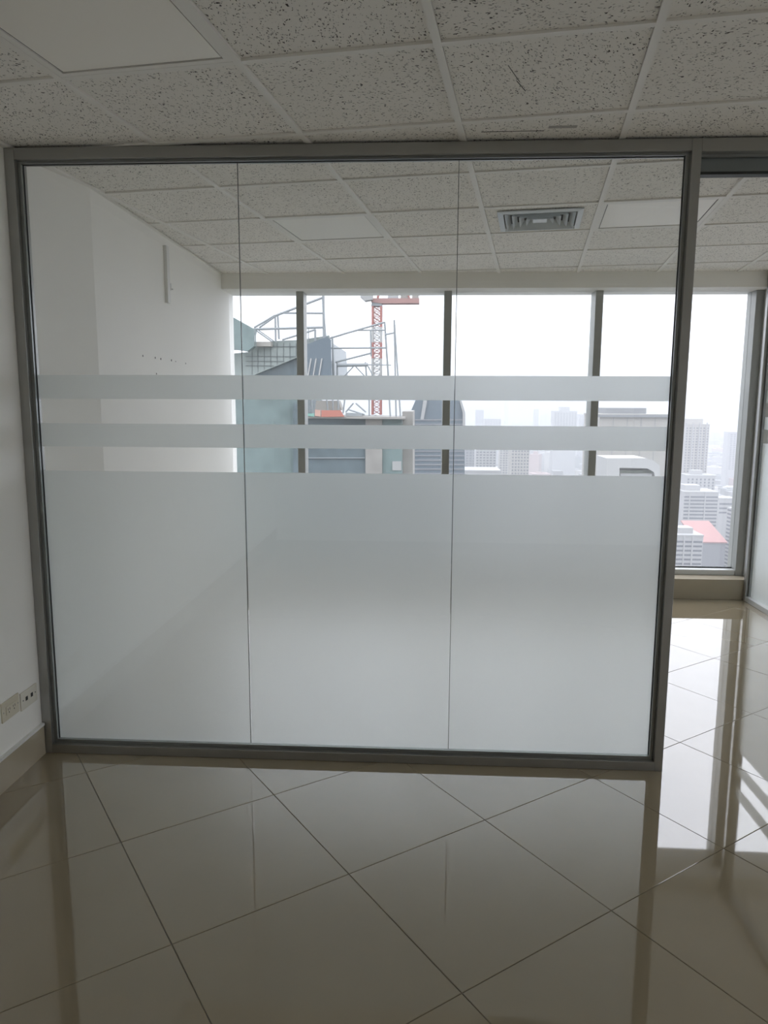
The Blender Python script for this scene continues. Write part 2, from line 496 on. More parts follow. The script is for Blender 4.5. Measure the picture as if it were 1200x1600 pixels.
link('duct_box', mesh_of('duct_box', boxv(-.197, .197, -.197, .197, 0.024, 0.028), BOXF), M_DUCT, t)

# ------------------------------------------------------------------ windows
MX = [0.685, 1.898, 3.109, 4.365, 5.52, 6.74]
WZ0, WZ1 = 0.168, HDR
edges = [0.076] + MX
for k in range(len(MX)):
    x0, x1 = edges[k], edges[k + 1]
    w = struct(thing('window_%d' % (k + 1), (x0, WY, WZ0), '', '')); del w['label']; del w['category']
    gx0, gx1 = x0 + (0.03 if k else 0.0), x1 - 0.03
    box('mullion', x1 - .031, x1 + .031, WY, WY + .17, WZ0, WZ1, M_MULL, w, bevel=0.003)
    box('bottom_rail', gx0, gx1, WY + .01, WY + .13, WZ0, WZ0 + .045, M_ALUL, w, bevel=0.003)
    box('bottom_gasket', gx0, gx1, WY + .085, WY + .10, WZ0 + .045, WZ0 + .055, M_GASK, w)
    box('pane', gx0 + .001, gx1 - .001, WY + .088, WY + .098, WZ0 + .055, WZ1, M_WGLASS, w)

# unseen side-wall windows, added to bring more daylight onto the left walls
for k, (y0, y1) in enumerate(((0.25, 1.6), (1.6, 2.95), (-4.6, -3.1), (-3.1, -1.62), (-1.62, -0.6))):
    w = struct(thing('window_%d' % (k + 7), (XR + .03, y0, WZ0), '', '')); del w['label']; del w['category']
    box('mullion', XR + .02, XR + .19, y0, y0 + .06, WZ0, WZ1, M_MULL, w)
    box('bottom_rail', XR + .03, XR + .15, y0 + .06, y1, WZ0, WZ0 + .045, M_ALUL, w)
    box('pane', XR + .10, XR + .11, y0 + .061, y1 - .001, WZ0 + .045, WZ1, M_WGLASS, w)

# ------------------------------------------------------------------ glass partitions
X_POSTL, X_POSTR = 2.7337, 2.7705
BANDS = [1.6985, 1.5971, 1.4924, 1.392, 1.2867]
PD = 0.095         # frame depth
gp = thing('glass_partition', (0, 0, 0), 'aluminium framed glass partition wall with frosted stripes, three panes wide, facing the viewer', 'glass partition')
box('side_post', 0.001, 0.042, 0, PD, 0, H - .001, M_ALU, gp, bevel=0.0015)
box('side_post', X_POSTL, X_POSTR, 0, PD, 0, H - .001, M_ALU, gp, bevel=0.0015)
box('top_rail', 0.0425, X_POSTL - .0005, 0, PD, H - .046, H - .001, M_ALU, gp, bevel=0.0015)
box('bottom_rail', 0.0425, X_POSTL - .0005, 0, PD, 0.001, 0.041, M_ALU, gp, bevel=0.0015)
GL, GR, GZ0, GZ1 = 0.058, 2.7186, 0.057, 2.5437
S1, S2 = 0.9461, 1.840
yb0, yb1 = 0.022, 0.040
for nm, a in (('glazing_bead', (0.042, GL, yb0, yb1, 0.041, H - .046)), ('glazing_bead', (GR, X_POSTL, yb0, yb1, 0.041, H - .046)),
              ('glazing_bead', (GL, GR, yb0, yb1, H - .0563, H - .046)), ('glazing_bead', (GL, GR, yb0, yb1, 0.041, GZ0))):
    box(nm, *a, M_BEAD, gp)
for a in ((GL, GL + .0025, yb1 - .004, yb1 + .002, GZ0, GZ1), (GR - .0025, GR, yb1 - .004, yb1 + .002, GZ0, GZ1),
          (GL, GR, yb1 - .004, yb1 + .002, GZ1 - .0025, GZ1), ):
    box('gasket', *a, M_GASK, gp)
GY0, GY1 = 0.042, 0.052
FY0, FY1 = 0.0525, 0.0537
panes = [(0.0435, S1 - .0013), (S1 + .0013, S2 - .0013), (S2 + .0013, 2.7322)]
for k, (x0, x1) in enumerate(panes):
    g = box('glass_pane', x0, x1, GY0, GY1, 0.0425, H - .0475, M_GLASS, gp)
    for z1, z0 in ((BANDS[0], BANDS[1]), (BANDS[2], BANDS[3]), (BANDS[4], 0.0425)):
        f = box('frosted_film', x0 + .0005, x1 - .0005, FY0, FY1, z0, z1, M_FROST, g)
        f['label'] = 'frosted band' if z0 > 0.1 else 'frosted lower field'
    if k < 2:
        box('clear_joint', x1, x1 + .0026, GY0 + .002, GY1 - .002, 0.0425, H - .0475, mat('joint_silicone', (.16, .18, .175), .3), gp)
# chips in the film: white discs paint in the bright floor showing through
for u, v, r in ((343, 1057, .0042), (336, 1115, .0032), (405, 864, .0025)):
    p = at(u, v, GY0)
    fl = disc('film_chip_light', (p.x, GY0 - .0005, p.z), r, .0005, 'y', M_WHITEP, gp, 7)
# head of the doorway to the right of the post
box('door_head', X_POSTR + .0005, 4.34, 0, PD, H - .05, H - .001, M_ALU, gp, bevel=0.0015)
box('door_track', X_POSTR + .0005, 4.34, 0.03, PD - .005, H - .062, H - .0505, M_BEAD, gp)
box('door_transom', X_POSTR + .0005, 4.34, 0.045, PD - .005, 2.489, H - .0625, mat('dark_aluminium', (.22, .245, .255), .35, metal=.7), gp)
box('door_seal', X_POSTR + .0005, 4.34, 0.045, PD - .005, 2.478, 2.4885, M_GASK, gp)

# the second partition, running back to the windows on the far side of the doorway
PX = 4.345
g2 = thing('glass_partition', (PX, 0, 0), 'frosted glass partition seen edge-on at the right, running from the doorway to the windows', 'glass partition')
Y0p, Y1p = 0.0, WY - 0.002
box('side_post', MX[3] + .032, PX + .09, Y1p - .04, Y1p + .1, 0.17, HDR - .002, M_ALUL, g2, bevel=.0015)
box('inner_post', PX, PX + .09, D - .042, D - .002, 0, H - .001, M_ALU, g2, bevel=.0015)
box('side_post', PX, PX + .09, 0, .04, 0, H - .001, M_ALU, g2, bevel=.0015)
box('top_rail', PX, PX + .09, .0405, D - .0425, H - .046, H - .001, M_ALU, g2, bevel=.0015)
box('bottom_rail', PX, PX + .09, .0405, D - .0425, 0.001, 0.041, M_ALUL, g2, bevel=.0015)
ys = [0.041, 0.985, 1.945, D - .0435]
for k in range(3):
    a, b = ys[k] + .001, ys[k + 1] - .001
    g = box('glass_pane', PX + .04, PX + .05, a, b, 0.0425, H - .0475, M_GLASS, g2)
    for z1, z0 in ((BANDS[0], BANDS[1]), (BANDS[2], BANDS[3]), (BANDS[4], 0.0425)):
        f = box('frosted_film', PX + .0385, PX + .0395, a + .0005, b - .0005, z0, z1, M_FROST, g)
        f['label'] = 'frosted band' if z0 > 0.1 else 'frosted lower field'
    for yy in (a, b):
        pass
box('glazing_bead', PX + .022, PX + .0375, D - .062, D - .0425, 0.041, H - .046, M_BEAD, g2)

# plaster wall that carries on beyond the doorway (out of view)
struct(box('wall_side', PX + .092, XR, 0, .1, -0.003, H - .0005, M_WALL))

# ------------------------------------------------------------------ small things on the left wall
def plate(y0, y1, z0, z1, label, name, m):
    t = thing(name, (0.0, (y0 + y1) / 2, (z0 + z1) / 2), label, 'wall plate')
    o = box('cover_plate', 0.0, 0.006, y0, y1, z0, z1, m, t, bevel=0.002)
    return t
o1 = plate(-0.305, -0.176, 0.277, 0.360, 'ivory duplex power outlet plate low on the left wall', 'power_outlet', M_IVORY)
box('socket_insert', 0.006, 0.0085, -0.277, -0.201, 0.300, 0.337, M_IVORY, o1, bevel=.001)
for yc in (-0.258, -0.220):
    for dy in (-.006, .006):
        box('slot', 0.0085, 0.0088, yc + dy - .0012, yc + dy + .0012, 0.317, 0.327, M_BLACK, o1)
    disc('ground_hole', (0.0085, yc, 0.309), 0.003, .0003, 'x', M_BLACK, o1, 8)
for yc in (-.294, -.187): disc('screw', (0.006, yc, .3185), .003, .001, 'x', M_ALU, o1, 8)
o2 = plate(-0.163, -0.031, 0.268, 0.347, 'pale data outlet plate with two black ports beside the partition post', 'data_outlet', M_IVORY2)
for yc in (-0.118, -0.076): box('port', 0.006, 0.0064, yc - .009, yc + .009, 0.301, 0.319, M_BLACK, o2)
for yc in (-.146, -.048): disc('screw', (0.006, yc, .310), .003, .001, 'x', M_GASK, o2, 8)

# inner wall: cable trunking and screw holes
tr = thing('cable_trunking', (inner_x(1.60), 1.60, 2.21), 'short white vertical cable trunking high on the wall behind the glass', 'cable trunking')
box('channel', inner_x(1.60), inner_x(1.60) + .020, 1.585, 1.632, 2.205, 2.545, M_WHITEP, tr, bevel=.002)
box('end_cap', inner_x(1.60), inner_x(1.60) + .021, 1.583, 1.634, 2.200, 2.2045, M_WHITEP, tr)
hk = thing('wall_hook', (inner_x(1.70), 1.70, 2.30), 'tiny white hook on the wall right of the cable trunking', 'hook')
box('back_plate', inner_x(1.7), inner_x(1.7) + .004, 1.692, 1.708, 2.29, 2.335, M_WHITEP, hk, bevel=.001)
box('peg', inner_x(1.7) + .004, inner_x(1.7) + .016, 1.697, 1.703, 2.295, 2.303, M_WHITEP, hk)
for y, z, r in ((1.161, 1.848, .0055), (1.364, 1.849, .006), (1.461, 1.848, .0065), (1.659, 1.851, .007), (1.744, 1.848, .004), (1.953, 1.847, .005), (1.374, 1.755, .0055)):
    disc('screw_hole', (inner_x(y) - .001, y, z), r, .0022, 'x', M_BLACK, WALL_L, 8)

# ================================================================== the city outside
GZ = -165.0
M_GROUND = mat('city_ground', (0.148, 0.151, 0.148), 0.9, noise=0.35, nscale=0.02)
ground = struct(box('ground', -5000, 9000, -6000, 9000, GZ - 2, GZ, M_GROUND))
MC = lambda n, col, r=.6, **k: mat(n, col, r, **k)
M_CONC = MC('pale_concrete', (0.266, 0.255, 0.237), .8, noise=.12, nscale=.4)
M_TEAL = MC('green_tinted_glass', (0.148, 0.196, 0.192), .25, noise=.15, nscale=.5)
M_TEALD = MC('deep_blue_glass', (0.105, 0.135, 0.148), .25, noise=.2, nscale=.4)
M_FIN = MC('pale_green_glass', (0.266, 0.303, 0.289), .4, noise=.1, nscale=.6)
M_STEEL = MC('grey_steel', (0.25, 0.27, 0.28), .5)
M_STEELD = MC('dark_steel', (0.10, 0.115, 0.12), .5)
M_RED = MC('red_paint', (0.36, 0.155, 0.135), .5)
M_CWHT = MC('white_paint', (0.385, 0.385, 0.377), .5)
M_NET = MC('orange_netting', (0.4, 0.16, 0.125), .8)
M_GREEN = MC('green_netting', (0.19, 0.34, 0.29), .8)
M_WIN = MC('far_window_glass', (0.085, 0.095, 0.11), .25)
M_PALE = MC('pale_facade', (0.318, 0.318, 0.314), .7)
M_CREAM = MC('cream_facade', (0.318, 0.303, 0.277), .7)
M_GREYF = MC('grey_facade', (0.185, 0.192, 0.203), .7)
M_ROOFR = MC('red_roof', (0.311, 0.155, 0.141), .7)
M_BLUEG = MC('blue_grey_glass', (0.111, 0.141, 0.166), .2)

# --- building under construction
CY = 112.0
S = 115.0 / FPX        # metres per photo pixel there
def cp(u, v, dy=0.0):
    return at(u, v, CY + dy)
def face_prism(name, pts, y0, y1, m, parent):
    """a solid whose front outline is given, running from depth y0 to y1"""
    poly = [(p.x, p.z) for p in (at(u, v, y0) for u, v in pts)]
    ar = sum(poly[i][0] * poly[(i + 1) % len(poly)][1] - poly[(i + 1) % len(poly)][0] * poly[i][1] for i in range(len(poly)))
    if ar < 0: poly = poly[::-1]
    return prism(name, poly, y0, y1, m, parent, axis='y')
b0 = cp(500, 660)
cb = thing('unfinished_tower', (b0.x, CY + 10, GZ), 'unfinished glass high-rise topped with bare steel framing, left of the crane', 'building')
def vat(z, u, Y):
    """photo row of height z (for outlines that run down to the ground)"""
    p = at(u, 700, Y); q = at(u, 1000, Y)
    return 700 + 300 * (z - p.z) / (q.z - p.z)
def down(pts, u0, u1, Y):
    return [(u0, vat(GZ, u0, Y))] + pts + [(u1, vat(GZ, u1, Y))]
# podium of the tower down to the ground, one body per facade field
face_prism('glass_wing', down([(330, 588), (392, 588), (466, 557), (466, 640)], 330, 466, CY + 2), CY + 2, CY + 30, M_TEAL, cb)
face_prism('corner_pier', down([(458, 630), (469, 630)], 458, 469, CY), CY, CY + 2.5, M_TEALD, cb)
face_prism('dark_facade', down([(469, 652), (571, 652)], 469, 571, CY + 1), CY + 1, CY + 28, M_TEALD, cb)
face_prism('concrete_core', down([(571, 655), (597, 655)], 571, 597, CY + .4), CY + .4, CY + 20, M_CONC, cb)
face_prism('edge_bay', down([(597.5, 653), (628, 653)], 597.5, 628, CY + 1.2), CY + 1.2, CY + 25, M_TEAL, cb)
face_prism('end_bay', down([(628.5, 643), (645, 643)], 628.5, 645, CY + 6), CY + 6, CY + 30, M_CONC, cb)
for v in (721, 760, 800): face_prism('opening', [(613, v), (627, v), (627, v + 14), (613, v + 14)], CY + 1.05, CY + 1.2, M_PALE, cb)
for v in (664, 690, 715, 740, 765, 800): face_prism('floor_edge', [(470, v), (570, v), (570, v + 1.2), (470, v + 1.2)], CY + .7, CY + 1, M_STEEL, cb)
# upper sloping glass screens
face_prism('glass_screen', [(330, 476), (361, 494), (397, 514), (397, 541), (386, 549), (376, 547), (366, 546), (330, 546)], CY - 3, CY - 1.5, M_TEAL, cb)
face_prism('pale_screen', [(330, 590), (330, 556), (388, 550), (402, 541), (424, 533), (470, 531), (514, 524), (514, 533), (468, 557), (392, 588)], CY + .5, CY + 1.4, M_FIN, cb)
face_prism('sloping_glass_roof', [(384, 592), (468, 556), (515, 533), (519, 592)], CY + 1.5, CY + 26, M_TEALD, cb)
face_prism('glass_gable', [(477, 592), (477, 539), (511, 526), (517, 531), (518, 592)], CY - .8, CY + .4, M_BLUEG, cb)
face_prism('yellow_deck', [(395, 534), (423, 534), (423, 541), (395, 541)], CY - 1.2, CY + .4, M_CREAM, cb)
for v in (541.5, 557, 564.5, 571.5):
    u0 = 384 if v > 545 else 412
    u1 = {541.5: 470, 557: 462, 564.5: 444, 571.5: 428}[v]
    tubes('screen_mullion', [(cp(u0, v, .4), cp(u1, v, .4))], .055, M_STEELD, cb, 4)
for u in (394, 403, 413, 423, 433, 443, 453, 463):
    vt = 536 if u > 410 else 546
    tubes('screen_mullion', [(cp(u, vt, .4), cp(u, 586 - (u - 394) * .42, .4))], .045, M_STEELD, cb, 4)
for u in (486, 494, 503):
    tubes('gable_mullion', [(cp(u, 560, -.9), cp(u - 5, 590, -.9))], .12, M_CWHT, cb, 5)
# bare steel members, each a member of its own
STEEL = [((397, 512), (429, 493), .16), ((405, 512), (432, 493), .16), ((431, 493), (504, 465), .2), ((438, 489), (505, 489.5), .16),
         ((396, 514.5), (505, 511.5), .2), ((430, 492), (431, 534), .16), ((434, 493), (436, 530), .16), ((505, 456), (506.5, 535), .22),
         ((505.5, 488), (511, 560), .18), ((401, 517), (425, 534), .12), ((404, 516), (428, 533), .1), ((441, 531), (493, 515), .16), ((492.5, 515), (492.5, 533), .18),
         ((482, 513), (482, 537), .08), ((478, 450), (478.5, 590), .12), ((514, 529), (540, 521), .16), ((540, 521), (601, 503.5), .16), ((558, 516), (602, 516), .12),
         ((519, 526), (522, 592), .18), ((514, 544), (604, 543.5), .15), ((524, 566), (579, 552), .16), ((527, 571), (575, 570), .3),
         ((575, 570), (611, 570.5), .1), ((601, 503), (607, 592), .16), ((579, 516), (580, 557), .13), ((527, 565), (527, 592), .16),
         ((537, 589), (552, 573), .1), ((556, 573), (570, 588), .1), ((571, 566), (573, 592), .14), ((575, 572), (584, 589), .12),
         ((500, 545), (514, 592), .22), ((487, 588), (494, 562), .16), ((395, 541), (402, 512), .1)]
for (a, b, r) in STEEL:
    tubes('steel_member', [(cp(*a, 3 if a[0] > 513 else -.2), cp(*b, 3 if b[0] > 513 else -.2))], r, M_STEEL, cb, 6)
for (a, b) in [((616, 500), (619, 655)), ((616, 500), (626, 655)), ((601, 523), (616, 520))]:
    tubes('hoist_mast', [(cp(*a, 2), cp(*b, 2))], .14, M_STEEL, cb, 6)
for (a, b) in [((507, 592), (513, 648)), ((519, 592), (521, 652)), ((527, 592), (529, 640)), ((607, 592), (610, 652)), ((485, 592), (489, 650)), ((543, 592), (536, 646)),
               ((540, 644), (552, 630)), ((556, 630), (572, 644)), ((545, 640), (570, 648)), ((577, 592), (577, 650))]:
    tubes('steel_member', [(cp(*a, 1.2), cp(*b, 1.2))], .13, M_STEEL, cb, 5)
face_prism('deck_slab', [(478, 650), (632, 652), (632, 655), (478, 653.5)], CY - 1, CY + 14, M_CONC, cb)
face_prism('safety_net', [(502, 641), (532, 641), (538, 651), (502, 651.5)], CY - 1.3, CY - 1.1, M_NET, cb)
face_prism('safety_net', [(492, 640), (501, 641), (501, 651), (492, 650)], CY - 1.3, CY - 1.1, MC('pale_orange_netting', (0.45, 0.28, 0.23), .8), cb)
face_prism('green_net', [(480, 646), (491, 646), (491, 651), (480, 650)], CY - 1.3, CY - 1.1, M_GREEN, cb)
face_prism('stacked_formwork', [(494, 626), (529, 626), (534, 641), (492, 641)], CY + 2, CY + 5, M_CREAM, cb)
face_prism('rebar_bundle', [(540, 645), (566, 646), (566, 650), (540, 650)], CY, CY + 2, M_STEEL, cb)

# --- tower crane
KY = CY + 9
def kp(u, v, dy=0.0): return at(u, v, KY + dy)
k0 = kp(588, 655)
crane = thing('tower_crane', (k0.x, KY + 1, k0.z), 'red and white lattice tower crane rising beside the steel framing', 'crane')
mw = (kp(595, 560).x - kp(582, 560).x)
xc = kp(588.5, 560).x
zt, zb = kp(588, 478).z, kp(588, 656).z
def kz(v): return kp(588, v).z
for (v0, v1, m) in ((478, 511, M_RED), (511, 535, M_CWHT), (535, 560, M_RED), (560, 600, M_CWHT), (600, 648, M_RED)):
    sec = None
    for i, (dx, dy) in enumerate(((-.5, 0), (.5, 0), (.5, 1), (-.5, 1))):
        x, y = xc + dx * mw, KY + dy * mw
        o = box('mast_chord', x - .17, x + .17, y - .17, y + .17, kz(v1), kz(v0), m, crane)
    n = max(2, round((v1 - v0) / 8.0))
    segs = []
    for q in range(n):
        za, zb_ = kz(v0 + (v1 - v0) * q / n), kz(v0 + (v1 - v0) * (q + 1) / n)
        for (ax, ay, bx, by) in ((-.5, 0, .5, 0), (.5, 0, .5, 1), (.5, 1, -.5, 1), (-.5, 1, -.5, 0)):
            p = lambda fx, fy, z: (xc + fx * mw, KY + fy * mw, z)
            segs += [(p(ax, ay, za), p(bx, by, zb_)), (p(bx, by, za), p(ax, ay, zb_)), (p(ax, ay, za), p(bx, by, za))]
    tubes('mast_lattice', segs, .06, m, crane, 4)
face_prism('slewing_ring', [(580, 478), (597, 478), (596, 471), (581, 471)], KY - .2, KY + mw + .2, M_STEEL, crane)
cj = face_prism('counter_jib', [(580, 466), (655, 466), (655, 473.5), (596, 474), (580, 472)], KY - .3, KY + mw + .3, MC('faded_red_paint', (0.32, 0.19, 0.175), .6), crane)
cabo = face_prism('operator_cab', [(565, 452), (582, 452), (582, 468), (570, 470), (563, 464)], KY - 1.4, KY + .2, M_PALE, crane)
face_prism('machine_house', [(606, 466), (622, 466), (622, 453), (606, 453)], KY, KY + mw, MC('machine_grey', (0.33, 0.34, 0.34), .6), crane)
face_prism('counterweight', [(626, 466), (640, 466), (640, 447), (626, 447)], KY, KY + mw, M_CONC, crane)
face_prism('counterweight', [(644, 466), (654, 466), (654, 447), (644, 447)], KY, KY + mw, M_CONC, crane)
tubes('apex_leg', [(kp(590, 466), kp(606, 400)), (kp(590, 466, mw), kp(606, 400, mw))], .2, M_RED, crane, 5)
tubes('apex_leg', [(kp(640, 466), kp(606, 400)), (kp(640, 466, mw), kp(606, 400, mw))], .14, M_RED, crane, 5)
tubes('jib', [(kp(578, 464), kp(470, 330)), (kp(578, 464, mw), kp(470, 330, mw)), (kp(578, 458, mw / 2), kp(470, 325, mw / 2))], .16, M_RED, crane, 5)
for u in (622, 640, 655): tubes('guard_rail', [(kp(u, 466), kp(u, 459))], .06, M_STEEL, crane, 4)

# --- towers
def tower(u0, u1, vt, Y, depth, m, label, cols=0, fh=3.3, winw=.6, winh=.5, rows=None, name='high_rise', cat='building', bands=False, piers=(), wm=None, crown=None, side=True, group=None):
    a, b = at(u0, vt, Y), at(u1, vt, Y)
    t = thing(name, ((a.x + b.x) / 2, Y + depth / 2, GZ), label, cat, group)
    zt = (a.z + b.z) / 2; W = b.x - a.x
    body = box('body', a.x, b.x, Y, Y + depth, GZ, zt, m, t)
    box('roof_parapet', a.x - .3, b.x + .3, Y - .3, Y + depth + .3, zt, zt + 1.1, m, t)
    wm = wm or M_WIN
    nr = rows if rows is not None else int((zt - GZ - 8) / fh)
    if bands:
        for r in range(nr):
            z = zt - 1.4 - fh * (r + 1)
            ed = [a.x + .5] + [a.x + W * p for p in piers] + [b.x - .5]
            for i in range(len(ed) - 1):
                box('window_band', ed[i] + (.5 if i else 0), ed[i + 1] - (.5 if i < len(ed) - 2 else 0), Y - .12, Y, z, z + fh * winh, wm, t)
        for p in piers:
            box('pier', a.x + W * p - .5, a.x + W * p + .5, Y - .5, Y, GZ, zt, m, t)
    elif cols:
        cw = W / cols
        me = mesh_of('window', boxv(-cw * winw / 2, cw * winw / 2, -.12, 0, 0, fh * winh), BOXF); me.materials.append(wm)
        for r in range(nr):
            z = zt - 1.4 - fh * (r + 1)
            for q in range(cols):
                link('window', me, None, t, Vector((a.x + cw * (q + .5), Y, z)) - t.location)
        if side:
            sx, nx = (b.x, 1) if (a.x + b.x) / 2 < EYE.x else (a.x, -1)
    if crown:
        for (f0, f1, hh) in crown:
            box('roof_block', a.x + W * f0, a.x + W * f1, Y + depth * .25, Y + depth * .75, zt + 1.1, zt + 1.1 + hh, m, t)
    return t

# slender tower in the right-hand window
T = tower(1071, 1109, 664, 900, 26, M_CREAM, 'slender cream residential tower in the right-hand window', cols=7, fh=3.25, winw=.5, winh=.5, rows=24, crown=[(.05, .8, 6)])
for f in (.0, .29, .57, .86):
    a, b = at(1071, 664, 900), at(1109, 664, 900); x = a.x + (b.x - a.x) * f
    box('fin', x, x + 1.2, 898.6, 900, GZ, a.z + 3, M_PALE, T)
tower(1073, 1118, 744, 860, 24, M_PALE, 'pale stepped building just below the slender cream tower', cols=7, fh=3.6, winw=.4, winh=.62, rows=6, crown=[(.25, .6, 5)])
tower(1069, 1123, 770, 690, 30, M_PALE, 'office block with rows of dark ribbon windows in the right-hand window', bands=True, fh=3.35, winh=.46, rows=22, piers=(.17, .62), crown=[(.1, .55, 5)])
tower(1040, 1099, 838, 520, 24, M_PALE, 'low white apartment block with balconies at the foot of the right-hand window', bands=True, fh=3.2, winh=.42, rows=14, piers=(.5, .72), crown=[(.4, .8, 4)])
# red roofed hall
ra, rb = at(1091, 848, 600), at(1134, 848, 600)
rh = thing('red_roofed_hall', ((ra.x + rb.x) / 2, 615, GZ), 'grey hall with a broad salmon red roof between the apartment blocks', 'building')
box('body', ra.x, rb.x, 600, 640, GZ, ra.z, M_GREYF, rh)
prism('roof', [(599, ra.z), (641, ra.z + 11), (641, ra.z + 12), (599, ra.z + 1.0)], ra.x - 1, rb.x + 1, M_ROOFR, rh, axis='x')
box('lower_wing', ra.x + 2, rb.x, 586, 600, GZ, ra.z - 20, M_GREYF, rh)
# angled slab at the right edge of the window
qa = at(1136, 792, 640); qb = at(1158, 775, 560)
ang = thing('slab_block', (qa.x + 6, 600, GZ), 'white slab block with rows of small windows, turned end-on at the window frame', 'building')
p0 = Vector((qa.x, 640)); p1 = Vector((qa.x + 9, 540)); nrm = Vector((12, 2))
prism('body', [(p0.x, p0.y), (p1.x, p1.y), (p1.x + 14, p1.y + 2), (p0.x + 14, p0.y + 2)], GZ, qa.z, M_PALE, ang)
for r in range(20):
    for q in range(11):
        f = (q + .5) / 11; pm = p0.lerp(p1, f); dv = (p1 - p0).normalized(); nn = Vector((dv.y, -dv.x))
        if nn.x > 0: nn = -nn
        z = qa.z - 3 - r * 3.3; w2 = 3.0
        e = pm + nn * .1
        prism('window', [(pm.x - dv.x * w2 - nn.x * -.02, pm.y - dv.y * w2), (pm.x + dv.x * w2, pm.y + dv.y * w2), (pm.x + dv.x * w2 + nn.x * .15, pm.y + dv.y * w2 + nn.y * .15), (pm.x - dv.x * w2 + nn.x * .15, pm.y - dv.y * w2 + nn.y * .15)][::-1], z, z + 1.5, M_WIN, ang)
tower(1124, 1150, 780, 760, 18, M_PALE, 'flat white building right of the ribbon-window office block', rows=3, bands=True, fh=4.5, winh=.4)
tower(1141, 1162, 676, 1500, 30, M_PALE, 'far pale tower at the right edge of the window', cols=4, rows=20, fh=3.6)
# blue glass tower with a curved crown
ta, tb = at(640, 655, 260), at(726, 655, 260)
bt = thing('curved_tower', ((ta.x + tb.x) / 2, 275, GZ), 'blue-grey glass tower with a curved tapering crown right of the crane', 'building')
face_prism('shaft', down([(640, 655), (726, 655)], 640, 726, 260), 260, 290, M_BLUEG, bt)
face_prism('crown', [(640, 655), (643, 640), (649, 626), (657, 612), (668, 602), (684, 597), (700, 600), (712, 611), (720, 626), (725, 642), (726, 655)], 261, 289, M_BLUEG, bt)
face_prism('crown_blade', [(657, 655), (661, 628), (668, 606), (671, 606), (667, 628), (662, 655)], 260, 261, M_PALE, bt)
face_prism('edge_rib', [(718, 626), (721, 626), (727, 645), (727, 700), (723, 700), (723, 645)], 259.4, 261, M_PALE, bt)
for v in range(655, 780, 7): face_prism('spandrel', [(640, v), (725, v), (725, v + 2), (640, v + 2)], 259.7, 260, M_GREYF, bt)
tower(645, 662, 702, 420, 15, M_PALE, 'narrow white block with louvred floors left of the blue glass tower', bands=True, fh=2.2, winh=.4, rows=26)
# towers in the second clear strip
tower(722, 744, 690, 900, 20, M_GREYF, 'grey apartment tower right of the blue glass tower', cols=4, rows=22)
tower(744, 776, 684, 800, 24, M_PALE, 'white tower with a square grid of windows in the lower clear strip', cols=6, rows=24, fh=3.0, winh=.45)
tower(726, 782, 737, 560, 30, M_PALE, 'long white flat-roofed block at the foot of the lower clear strip', cols=9, rows=9)
tower(800, 828, 684, 760, 22, M_CREAM, 'cream tower with twin columns of dark windows', cols=6, rows=24, fh=3.3, winw=.55)
tower(781, 799, 700, 1000, 18, M_CREAM, 'thin cream tower left of the twin-column tower', cols=4, rows=16)
tower(866, 902, 643, 1700, 40, M_PALE, 'twin-bodied white tower block far off in the upper clear strip', cols=8, rows=20, fh=3.8, winw=.5, crown=[(.3, .7, 9)])
tower(905, 918, 648, 2100, 30, M_PALE, 'thin pale tower right of the twin-bodied white block', cols=3, rows=10, fh=4)
tower(744, 756, 641, 2600, 40, M_GREYF, 'faint grey tower alone on the hazy skyline', cols=3, rows=8, fh=5)
tower(836, 842, 640, 3200, 40, M_GREYF, 'faint thin tower at the middle of the skyline', rows=0)
tower(757, 783, 655, 2000, 50, M_PALE, 'low wide pale block on the skyline', cols=6, rows=8, fh=4)
# flat-topped beige block and white arched block, right pane
fb = tower(937, 1046, 650, 420, 40, M_CREAM, 'broad beige block with a flat overhanging roof edge in the right pane', cols=0, rows=0)
a, b = at(937, 650, 420), at(1046, 650, 420)
box('roof_edge', a.x - 1, b.x + 1, 418.4, 420, a.z - .6, a.z + .8, M_GREYF, fb)
box('roof_house', a.x + 6, b.x - 10, 430, 450, a.z + 1.2, a.z + 4.5, M_GREYF, fb)
for q in range(1, 5): box('facade_joint', a.x + (b.x - a.x) * q / 5 - .15, a.x + (b.x - a.x) * q / 5 + .15, 419.9, 420, a.z - 60, a.z - .7, M_GREYF, fb)
fw = at(948, 716, 330); fx = at(1031, 716, 330)
wb = thing('arched_block', ((fw.x + fx.x) / 2, 340, GZ), 'white building with an arched opening under its curved roof in the right pane', 'building')
face_prism('arch', down([(948, 716), (1010, 716), (1022, 720), (1031, 728)], 948, 1031, 330)[:-1] + [(1031, 748), (1024, 748), (1022, 738), (1012, 732), (968, 731), (968, vat(GZ, 968, 330))], 330, 350, M_CWHT, wb)
face_prism('roof_garden', down([(968, 735), (1020, 735)], 968, 1020, 334), 334, 349, MC('roof_green', (0.2, 0.23, 0.18), .9), wb)
face_prism('terrace', down([(969, 740), (1019, 740)], 969, 1019, 331.5), 331.5, 333.8, M_PALE, wb)
tower(929, 944, 704, 520, 18, M_BLUEG, 'narrow dark blue-grey block left of the arched building', cols=3, rows=14, winw=.5)

